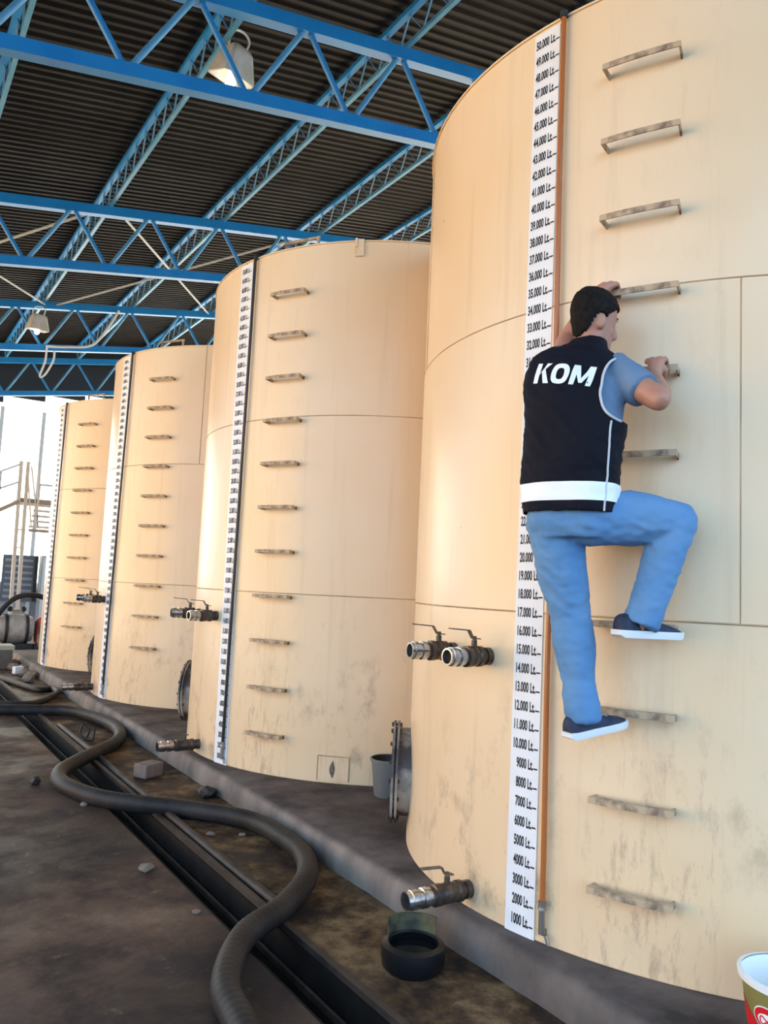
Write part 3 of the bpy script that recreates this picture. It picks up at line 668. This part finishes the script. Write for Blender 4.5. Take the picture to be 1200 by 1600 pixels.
# pump set
pu = thing('transfer_pump', 'dusty white barrel-shaped pump with black straps by the far tank', 'pump', (-1.52, 15.4, FZ))
MB().lathe([(0.10, -0.34), (0.26, -0.32), (0.31, -0.15), (0.31, 0.15), (0.26, 0.32), (0.10, 0.34)], 24, Matrix.Translation((0, 0, 0.42)) @ Matrix.Rotation(PI/2, 4, 'Y')).build('body', 'pump', pu)
for x in (-0.2, 0.2): MB().lathe([(0.325, x-0.03), (0.325, x+0.03), (0.30, x+0.03), (0.30, x-0.03)], 24, Matrix.Translation((0, 0, 0.42)) @ Matrix.Rotation(PI/2, 4, 'Y')).build('strap', 'dark', pu)
MB().box((0, 0, 0.06), (0.7, 0.45, 0.12)).build('base', 'dark', pu, smooth=False)
MB().lathe([(0.09, 0.62), (0.09, 0.80), (0.12, 0.80), (0.12, 0.84)], 16).build('inlet_neck', 'pump', pu)
for x in (-0.13, 0.13): MB().ball((x, -0.02, 0.84), 0.06).build('cap', 'dark', pu)
hose('pump_hose', [(-2.15, 15.3, FZ+0.05), (-1.98, 15.3, 0.35), (-1.78, 15.3, 0.72), (-1.52, 15.3, 0.94), (-1.2, 15.3, 0.98), (-0.98, 15.3, 0.92)], 0.055, 'black hose arching over the white pump to the red motor', 10)
mo = thing('pump_motor', 'red motor with orange guard beside the farthest tank', 'motor', (-0.98, 15.3, FZ))
MB().lathe([(0.13, 0.12), (0.155, 0.14), (0.155, 0.62), (0.13, 0.66), (0.05, 0.70)], 20).build('body', 'red', mo)
MB().box((0, 0, 0.06), (0.36, 0.36, 0.12)).build('base', 'dark', mo, smooth=False)
MB().box((0.17, 0.0, 0.75), (0.05, 0.30, 0.90)).build('guard', 'orange', mo, smooth=False)
for i in range(6):
    a = 2*PI*i/6; MB().box((0.16*math.cos(a), 0.16*math.sin(a), 0.38), (0.03, 0.012, 0.42), Matrix.Rotation(a, 3, 'Z')).build('fin', 'dark', mo, smooth=False)
cr = thing('tool_chest', 'grey-green chest with a pale lid at the left edge of the far floor', 'chest', (-2.32, 11.9, FZ))
MB().box((0, 0, 0.16), (0.46, 0.42, 0.32)).build('body', 'green', cr, smooth=False); MB().box((0, 0, 0.35), (0.50, 0.46, 0.07)).build('lid', 'boxtop', cr, smooth=False)
wbx = thing('white_carton', 'small white carton on the floor below the grey-green chest', 'carton', (-2.10, 11.0, FZ), 0.3)
MB().box((0, 0, 0.055), (0.13, 0.11, 0.11)).build('body', 'strip', wbx, smooth=False); MB().box((0, 0, 0.113), (0.135, 0.05, 0.006)).build('flap', 'strip', wbx, smooth=False)

# ================================================================== lamps and cables under the roof
def floodlight(loc, rz, s_, label, tilt):
    t = thing('floodlight', label, 'lamp', loc, rz)
    t.rotation_euler = (tilt, 0, rz); t.scale = (s_, s_, s_)
    h = MB()
    def sq(w, d, z): return [(-w, -d*0.8, z), (-w*0.8, -d, z), (w*0.8, -d, z), (w, -d*0.8, z), (w, d*0.8, z), (w*0.8, d, z), (-w*0.8, d, z), (-w, d*0.8, z)]
    h.loft([sq(0.12, 0.10, 0.36), sq(0.15, 0.125, 0.32), sq(0.215, 0.185, 0.06), sq(0.225, 0.195, 0.0), sq(0.205, 0.175, 0.0), sq(0.14, 0.12, 0.22), sq(0.05, 0.04, 0.24)])
    h.build('housing', 'lampbox', t, smooth=False)
    MB().lathe([(0.02, 0.22), (0.03, 0.16), (0.055, 0.08), (0.062, -0.03), (0.05, -0.08), (0.02, -0.10)], 18).build('bulb', 'bulb', t)
    MB().tube(spline([(-0.13, 0, 0.30), (-0.15, 0, 0.42), (-0.10, 0, 0.52), (0.03, 0, 0.55), (0.12, 0, 0.50), (0.10, 0, 0.38)], 5), 0.014, 8).build('hanging_hook', 'cable', t)
    return t
floodlight((-1.42, 5.0, 7.02), 0.35, 0.95, 'box floodlight with a lit bulb hanging from the near purlin', 0.28)
floodlight((-1.69, 14.9, 6.62), 0.2, 0.92, 'small lit floodlight hanging at the far left by the third truss', 0.15)
def cable(name, pts, r, label): tag(MB().tube(spline(pts, 8), r, 8).build(name, 'cable'), label, 'cable')
cable('sagging_cable', [(-1.45, 15.135, 6.37), (-1.0, 15.13, 6.45), (-0.5, 15.13, 6.60), (-0.2, 15.13, 7.05), (0.02, 15.125, 7.52)], 0.028, 'slack white conduit cable sagging along the third truss')
cable('cable_loop', [(-1.43, 15.13, 6.36), (-1.44, 15.13, 6.05), (-1.52, 15.13, 5.70), (-1.42, 15.13, 5.75), (-1.28, 15.13, 6.08), (-1.27, 15.13, 6.30)], 0.022, 'short loop of white cable dangling below the far floodlight')

# ================================================================== the climbing man
PA = R_(-155.2); PZ = 0.95
B0 = Vector((R*math.cos(PA), R*math.sin(PA), PZ)); PROT = (0, 0, math.atan2(-0.908, 0.419))
PROT = (0, 0, PA + PI/2)
def T(t, n, z): return Vector((t, -n, z - PZ))
def tor(z, t, n, w, d, yaw=0.0, tilt=0.0, k=28, e=2.4):
    out = []
    for j in range(k):
        a = 2*PI*j/k; c, s_ = math.cos(a), math.sin(a)
        x = w*abs(c)**(2/e)*(1 if c >= 0 else -1); y = d*abs(s_)**(2/e)*(1 if s_ >= 0 else -1)
        xr = x*math.cos(yaw) - y*math.sin(yaw); yr = x*math.sin(yaw) + y*math.cos(yaw)
        out.append(Vector((t + xr, -n + yr, z - PZ + tilt*x)))
    return out
TOR = [(1.76, -.175, .355, .155, .105, 0, 0), (1.84, -.175, .365, .158, .112, 0, 0), (1.95, -.172, .38, .155, .108, 0, 0), (2.10, -.162, .375, .166, .108, .03, -.02), (2.25, -.163, .35, .178, .108, .06, -.08), (2.36, -.166, .325, .178, .10, .08, -.16), (2.43, -.16, .305, .155, .085, .08, -.22), (2.475, -.15, .295, .10, .07, .08, -.2), (2.50, -.145, .285, .06, .06, 0, 0)]
def torso(grow, z0=None, z1=None, dn=0.0, n_=26):
    rows = [r for r in TOR]; out = []
    za = z0 if z0 is not None else rows[0][0]; zb = z1 if z1 is not None else rows[-1][0]
    for i in range(n_+1):
        z = za + (zb-za)*i/n_
        if z <= rows[0][0]: q = rows[0]; q = (z,)+q[1:]
        else:
            for a, b in zip(rows, rows[1:]):
                if a[0] <= z <= b[0]: u = (z-a[0])/(b[0]-a[0]); q = tuple(x+(y-x)*u for x, y in zip(a, b)); break
            else: q = rows[-1]
        out.append(tor(q[0], q[1], q[2]+dn, q[3]+grow, q[4]+grow, q[5], q[6]))
    return out
# joints
SR, ER, WR = T(-.015, .300, 2.375), T(.162, .385, 2.235), T(.095, .150, 2.385)
SLh, EL, WL = T(-.275, .27, 2.43), T(-.275, .140, 2.60), T(-.165, .135, 2.745)
HR, KR, AR = T(-.095, .36, 1.80), T(.185, .165, 1.795), T(.072, .245, 1.40)
HL, KL, AL = T(-.245, .36, 1.79), T(-.190, .285, 1.42), T(-.138, .265, 1.03)
HC = T(-.127, .262, 2.617)
HM = Matrix.Translation(HC) @ Matrix.Rotation(R_(-36), 4, 'Z') @ Matrix.Rotation(R_(-10), 4, 'X') @ Matrix.Rotation(R_(5), 4, 'Y')
HEADP = [(-.128, .052, .026, .024), (-.118, .048, .042, .045), (-.095, .032, .055, .066), (-.06, .015, .064, .082), (-.02, .004, .070, .092), (.02, -.002, .075, .098), (.06, -.006, .074, .096), (.09, -.009, .063, .082), (.112, -.010, .042, .055), (.122, -.010, .018, .024)]
def headrings(grow=0.0, sub=1, k=26):
    out = []; n = (len(HEADP)-1)*sub
    for i in range(n+1):
        j = min(i//sub, len(HEADP)-2); u = i/sub - j; a, b = HEADP[j], HEADP[j+1]; q = [x+(y-x)*u for x, y in zip(a, b)]
        z = q[0] + grow*(q[0]/0.12)
        out.append([Vector(((q[2]+grow)*math.cos(2*PI*m/k), q[1]+(q[3]+grow)*math.sin(2*PI*m/k), z)) for m in range(k)])
    return out
bd = MB()
bd.loft(torso(0.0))
bd.limb([T(-.147, .30, 2.44), T(-.135, .28, 2.52), HC + Vector((0, 0, -.06))], [.062, .055, .058])
bd.loft([[HM @ p for p in r] for r in headrings()])
bd.limb([HM @ Vector((0, .090, .015)), HM @ Vector((0, .113, -.030)), HM @ Vector((0, .104, -.040))], [.009, .014, .012], 10)
for s_ in (-1, 1):
    bd.ball(HM @ Vector((s_*.076, -.012, -.022)), (.009, .020, .033), 12, 7, HM.to_3x3() @ Matrix.Rotation(s_*-0.35, 3, 'Z'))
    bd.ball(HM @ Vector((s_*.028, .083, .022)), (.018, .010, .007), 10, 6, HM.to_3x3())
    bd.ball(HM @ Vector((s_*.040, .062, -.035)), (.02, .02, .02), 10, 6, HM.to_3x3())
bd.ball(HM @ Vector((0, .086, -.073)), (.020, .012, .008), 10, 6, HM.to_3x3())
bd.limb([SR, SR.lerp(ER, .5), ER], [.058, .052, .045]); bd.limb([ER, ER.lerp(WR, .35) + Vector((.006, 0, -.008)), WR], [.044, .045, .030])
bd.limb([SLh, SLh.lerp(EL, .5), EL], [.058, .050, .043]); bd.limb([EL, EL.lerp(WL, .35), WL], [.043, .043, .030])
bd.limb([HR, HR.lerp(KR, .5), KR], [.088, .078, .056]); bd.limb([KR, KR.lerp(AR, .35), AR, T(.062, .250, 1.375)], [.055, .055, .030, .024])
bd.limb([HL, HL.lerp(KL, .5), KL], [.090, .078, .056]); bd.limb([KL, KL.lerp(AL, .35), AL, T(-.140, .258, 0.99)], [.055, .055, .030, .024])
def grip(mb, W, tc, zr, side):
    """palm outside the bar, four fingers over its top and down behind it, thumb under it"""
    k0 = T(tc, .113, zr + .040)
    mb.limb([W, W.lerp(k0, .5) + Vector((0, -.008, .004)), T(tc - .012, .117, zr + .032)], [.028, .027, .020], 12)
    mb.limb([W, W.lerp(k0, .5) + Vector((.01, -.008, .004)), T(tc + .018, .117, zr + .032)], [.026, .025, .020], 12)
    for i, ln in enumerate((.92, 1.0, .97, .80)):
        x = tc + side*(-.033 + .022*i); dx = side*.001*i
        mb.limb([T(x, .118, zr + .030), T(x+dx, .094, zr + .043), T(x+dx, .068 , zr + .040), T(x+dx, .046, zr + .024), T(x+dx, .043, zr + .024 - .034*ln)], [.0125, .0115, .0105, .0095, .0085], 10)
    x = tc - side*.040
    mb.limb([T(tc - side*.022, .128, zr + .004), T(x, .118, zr - .012), T(x + side*.012, .096, zr - .036), T(x + side*.030, .074, zr - .042)], [.016, .0135, .0115, .0095], 10)
grip(bd, WR, .088, 2.433, -1)
grip(bd, WL, -.118, 2.786, 1)
body = link('person', fuse(bd, 0.0065, 3), 'skin', None, B0, PROT)
tag(body, 'man in black vest and light blue jeans climbing the rungs of the nearest tank', 'person')
# hair cap
hb = MB(); rr_ = headrings(0.007, 5, 60); pts = [p for r in rr_ for p in r]; k = 60
def hairok(p):
    y = p.y; back = -0.090
    if y > 0.062: line = 0.062
    elif y > 0.018: line = 0.012 + (y-0.018)/0.044*0.05
    elif y > -0.004: line = -0.035 + (y+0.004)/0.022*0.047
    elif y > -0.05: line = 0.005 if y > -0.030 else 0.005 - (-0.030-y)/0.02*0.075
    else: line = back
    return p.z > line
F = []
for i in range(len(rr_)-1):
    for j in range(k):
        q = (i*k+j, i*k+(j+1) % k, (i+1)*k+(j+1) % k, (i+1)*k+j)
        if all(hairok(pts[a]) for a in q): F.append(q)
F.append(tuple((len(rr_)-1)*k + j for j in range(k)))
hv = []
for p in pts:
    d = 1 + 0.03*noise.noise(p*38) + 0.02*noise.noise(p*90); hv.append(HM @ Vector((p.x*d, p.y*d, p.z*d)))
hb.add(hv, F); hm = hb.mesh('hair', True, 80)
bm = bmesh.new(); bm.from_mesh(hm); bmesh.ops.delete(bm, geom=[v for v in bm.verts if not v.link_faces], context='VERTS'); bm.to_mesh(hm); bm.free()
hair = link('hair', hm, 'hair', body); sm = hair.modifiers.new('t', 'SOLIDIFY'); sm.thickness = 0.010; sm.offset = -0.6
for s_ in (-1, 1):
    MB().ball(HM @ Vector((s_*.030, .079, .004)), (.011, .010, .009), 10, 7).build('eye', 'eye', body)
    MB().ball(HM @ Vector((s_*.030, .0865, .004)), .0048, 8, 6).build('iris', 'dark', body)
    MB().limb([HM @ Vector((s_*.012, .094, .026)), HM @ Vector((s_*.046, .080, .027))], [.004, .003], 8).build('eyebrow', 'hair', body)
MB().limb([HM @ Vector((-.018, .090, -.072)), HM @ Vector((0, .099, -.072)), HM @ Vector((.018, .090, -.072))], [.004, .006, .004], 8).build('lips', 'lips', body)
# cloth folds
def crease(me, amp):
    nn = [v.normal.copy() for v in me.vertices]
    for v, n in zip(me.vertices, nn):
        p = v.co; d = amp*(1.1*noise.noise(p*7.0) + 0.9*(1-abs(noise.noise(Vector((p.x*9, p.y*9, p.z*15 + p.x*12 - p.y*8))))*2.2)*0.5 + 0.35*noise.noise(Vector((p.x*22, p.y*22, p.z*45))))
        v.co = p + n*d
    me.update()
# t-shirt
ts = MB(); ts.loft(torso(0.006, 1.80, 2.44))
def sleeve(mb, S, E, u, r0, r1):
    d = (E-S); P = [S - d*0.12, S + d*u*0.4, S + d*u]; a = d.normalized()
    mb.tube(spline(P, 5), [r0+(r1-r0)*i/10 for i in range(11)], 20)
sleeve(ts, SR, ER, .66, .078, .070); sleeve(ts, SLh, EL, .42, .064, .058)
tm = fuse(ts, 0.008, 3); crease(tm, 0.005); link('t_shirt', tm, 'shirt', body)
# jeans
je = MB()
je.loft([tor(z, t, n, w, d) for z, t, n, w, d in ((1.715, -.17, .35, .150, .110), (1.76, -.173, .355, .172, .126), (1.82, -.175, .362, .172, .128), (1.90, -.174, .37, .166, .122))])
je.limb([HR + Vector((0, .01, -.005)), HR.lerp(KR, .5) + Vector((0, 0, .002)), KR], [.112, .103, .083], 18)
je.leg([KR, KR.lerp(AR, .3), KR.lerp(AR, .7), T(.070, .245, 1.392)], [.082, .078, .070, .066])
je.limb([HL + Vector((0, .01, 0)), HL.lerp(KL, .45), KL], [.113, .101, .080], 18)
je.leg([KL, KL.lerp(AL, .3), KL.lerp(AL, .75), T(-.133, .262, 1.005)], [.080, .076, .066, .067])
jm = fuse(je, 0.008, 3)
crease(jm, 0.009)
jo = link('jeans', jm, 'jeans', body)
# vest
ve = MB(); ve.loft(torso(0.030, 1.80, 2.475, 0.004))
ve.loft([tor(z, t, n, w, d, 0.1, s_) for z, t, n, w, d, s_ in ((2.44, -.150, .300, .115, .088, -.2), (2.49, -.146, .294, .085, .074, -.12), (2.530, -.142, .288, .068, .062, 0))])
# shoulder yokes
ve.limb([T(-.15, .30, 2.455), T(-.235, .305, 2.455), T(-.315, .30, 2.425)], [.055, .062, .070], 14)
ve.limb([T(-.15, .295, 2.45), T(-.08, .290, 2.420), T(-.035, .288, 2.385)], [.055, .058, .062], 14)
vm = fuse(ve, 0.008, 4); crease(vm, 0.009)
# cut the armholes and the open bottom, leaving a hollow garment
AH = dict(x=.105, z=2.298, a=.138, b=.150, e=2.8)
def in_hole(co):
    n_, z = -co.y, co.z + PZ
    if abs((co.x-AH['x'])/AH['a'])**AH['e'] + abs((z-AH['z'])/AH['b'])**AH['e'] < 1: return True
    if co.x < -0.24 and ((n_-.20)/.09)**2 + ((z-2.42)/.10)**2 < 1: return True
    return False
bm = bmesh.new(); bm.from_mesh(vm)
solid_bvh = BVHTree.FromBMesh(bm)
bmesh.ops.delete(bm, geom=[v for v in bm.verts if in_hole(v.co) or v.co.z + PZ < 1.806], context='VERTS'); bm.to_mesh(vm); bm.free(); vm.shade_smooth()
vest = link('vest', vm, 'vest', body); sm = vest.modifiers.new('t', 'SOLIDIFY'); sm.thickness = 0.004; sm.offset = -1
def cast(origin, d):
    h = solid_bvh.ray_cast(Vector(origin), Vector(d)); return h[0]
# piping round the right armhole and down the side seam
def se(a):
    c, s_ = math.cos(a), math.sin(a); q = 2/AH['e']
    return AH['x'] + AH['a']*1.02*abs(c)**q*(1 if c > 0 else -1), AH['z'] + AH['b']*1.02*abs(s_)**q*(1 if s_ > 0 else -1)
for nm, y0, dy in (('armhole_piping', -0.95, 1), ('armhole_piping', 0.3, -1)):
    pts = []
    for i in range(41):
        x, z = se(PI/2 + PI*i/40); h = cast((x, y0, z - PZ), (0, dy, 0))
        if h and -0.52 < h.y < -0.15: pts.append(h + Vector((0, -0.002*dy, 0)))
    if len(pts) > 8: MB().tube(spline(pts, 2), 0.0052, 8).build(nm, 'pipe', vest)
pts = []
for i in range(24):
    z = 2.150 - 0.34*i/23; x = .008 - .020*i/23
    h = cast((x, -0.95, z - PZ), (0, 1, 0))
    if h: pts.append(h + Vector((0, -0.002, 0)))
if len(pts) > 3: MB().tube(pts, 0.0042, 8).build('side_piping', 'pipe', vest)
# reflective band
rg = []
zz = [1.848, 1.86, 1.875, 1.89, 1.905, 1.918]
for z in zz:
    ring = []
    for j in range(56):
        a = 2*PI*j/56; c = T(-.172, .37, z); d = Vector((math.cos(a), math.sin(a), 0)); h = cast(c + d*0.6, -d)
        ring.append((h if h else c + d*0.18) + d*0.0035)
    rg.append(ring)
MB().loft(rg, cap=False).build('reflective_band', 'white', vest)
# lettering on the back, laid on the cloth
def poly(pts): return pts
LET = []   # (x, y) outlines in letter units, strips of quads: K, O, M
def quad(a, b, c, d, n=5, m=3):
    o = len(lv_); 
    for i in range(n+1):
        for j in range(m+1):
            u, w = i/n, j/m; x = (a[0]*(1-u)+b[0]*u)*(1-w) + (d[0]*(1-u)+c[0]*u)*w; y = (a[1]*(1-u)+b[1]*u)*(1-w) + (d[1]*(1-u)+c[1]*u)*w
            lv_.append((x + 0.16*y, y))
    for i in range(n):
        for j in range(m): q = o+i*(m+1)+j; lf_.append((q, q+m+1, q+m+2, q+1))
lv_, lf_ = [], []
quad((0, 0), (.26, 0), (.26, 1), (0, 1)); quad((.22, .36), (.42, .62), (.86, 1), (.56, 1)); quad((.36, .58), (.52, .72), (.92, 0), (.60, 0))
cx, cy = 1.42, .5; N = 24
for i in range(N):
    a0, a1 = 2*PI*i/N, 2*PI*(i+1)/N
    def E(a, rx, ry): c, s_ = math.cos(a), math.sin(a); return (cx + rx*abs(c)**.8*(1 if c > 0 else -1), cy + ry*abs(s_)**.8*(1 if s_ > 0 else -1))
    quad(E(a0, .21, .28), E(a1, .21, .28), E(a1, .47, .51), E(a0, .47, .51), 1, 2)
quad((2.0, 0), (2.25, 0), (2.25, 1), (2.0, 1)); quad((2.82, 0), (3.07, 0), (3.07, 1), (2.82, 1)); quad((2.02, 1), (2.30, 1), (2.62, .12), (2.46, .12)); quad((2.77, 1), (3.05, 1), (2.62, .12), (2.46, .12))
v = [(x/3.23*0.243, y*0.088, 0) for x, y in lv_]; f = lf_; mb = MB(); vv = []
for x, y, _z in v:
    tx = -0.303 + x; z = 2.322 + y - 0.155*x
    h = cast((tx, -0.9, z - PZ), (0, 1, 0)); yy = h.y if h else -0.46
    vv.append((tx, yy - 0.0045, z - PZ))
mb.add(vv, f); mb.build('lettering', 'white', vest)
# small dark emblem stamp on the band
# shoes
def shoe(heel, toe, tilt_up, name_label=None):
    heel = Vector(heel); toe = Vector(toe); d = toe - heel; L = d.length; f = d.normalized(); s_ = f.cross(Vector((0, 0, 1))).normalized(); u = s_.cross(f)
    def W(x, y, z): return heel + f*(x*L) + s_*y + u*z
    prof = [(0.00, .026, .075, .012), (0.06, .036, .090, 0), (0.18, .040, .094, 0), (0.34, .040, .092, 0), (0.48, .042, .080, 0), (0.64, .047, .064, 0), (0.80, .047, .052, 0), (0.92, .040, .042, 0), (1.0, .022, .030, .008)]
    up = MB(); rings = []
    for x, w, h, lo in prof:
        z0 = 0.022 + lo*0.3; rings.append([W(x, w*cy, z0 + (h - 0.022)*cz) for cy, cz in ((-1, 0), (-1.02, .25), (-.9, .6), (-.55, .93), (0, 1), (.55, .93), (.9, .6), (1.02, .25), (1, 0))])
    up.loft(rings); o = up.build('shoe', 'shoe', body, angle=70)
    so = MB(); rings = []
    for x, w, h, lo in prof:
        x2 = -0.02 + x*1.04; w2 = w + 0.005; zz_ = 0.0 + (0.010 if x in (0.0,) else 0) + (0.008 if x >= 1.0 else 0)
        rings.append([W(x2, -w2*.94, zz_), W(x2, -w2, zz_+.012), W(x2, -w2, .029), W(x2, w2, .029), W(x2, w2, zz_+.012), W(x2, w2*.94, zz_)])
    so.loft(rings).build('sole', 'sole', o, angle=50)
    lc = MB()
    for x, h in ((.50, .079), (.57, .073), (.64, .066)): lc.tube([W(x, -.026, h-.006), W(x, 0, h+.004), W(x, .026, h-.006)], .003, 6)
    lc.build('laces', 'pipe', o)
    MB().tube([W(.40, .040, .05), W(.44, .036, .075), W(.47, .028, .086)], .003, 6).build('stripe', 'pipe', o)
    return o
shoe(T(-.178, .315, .935), T(-.030, .075, .978), 0)
shoe(T(.002, .310, 1.342), T(.180, .078, 1.338), 0)
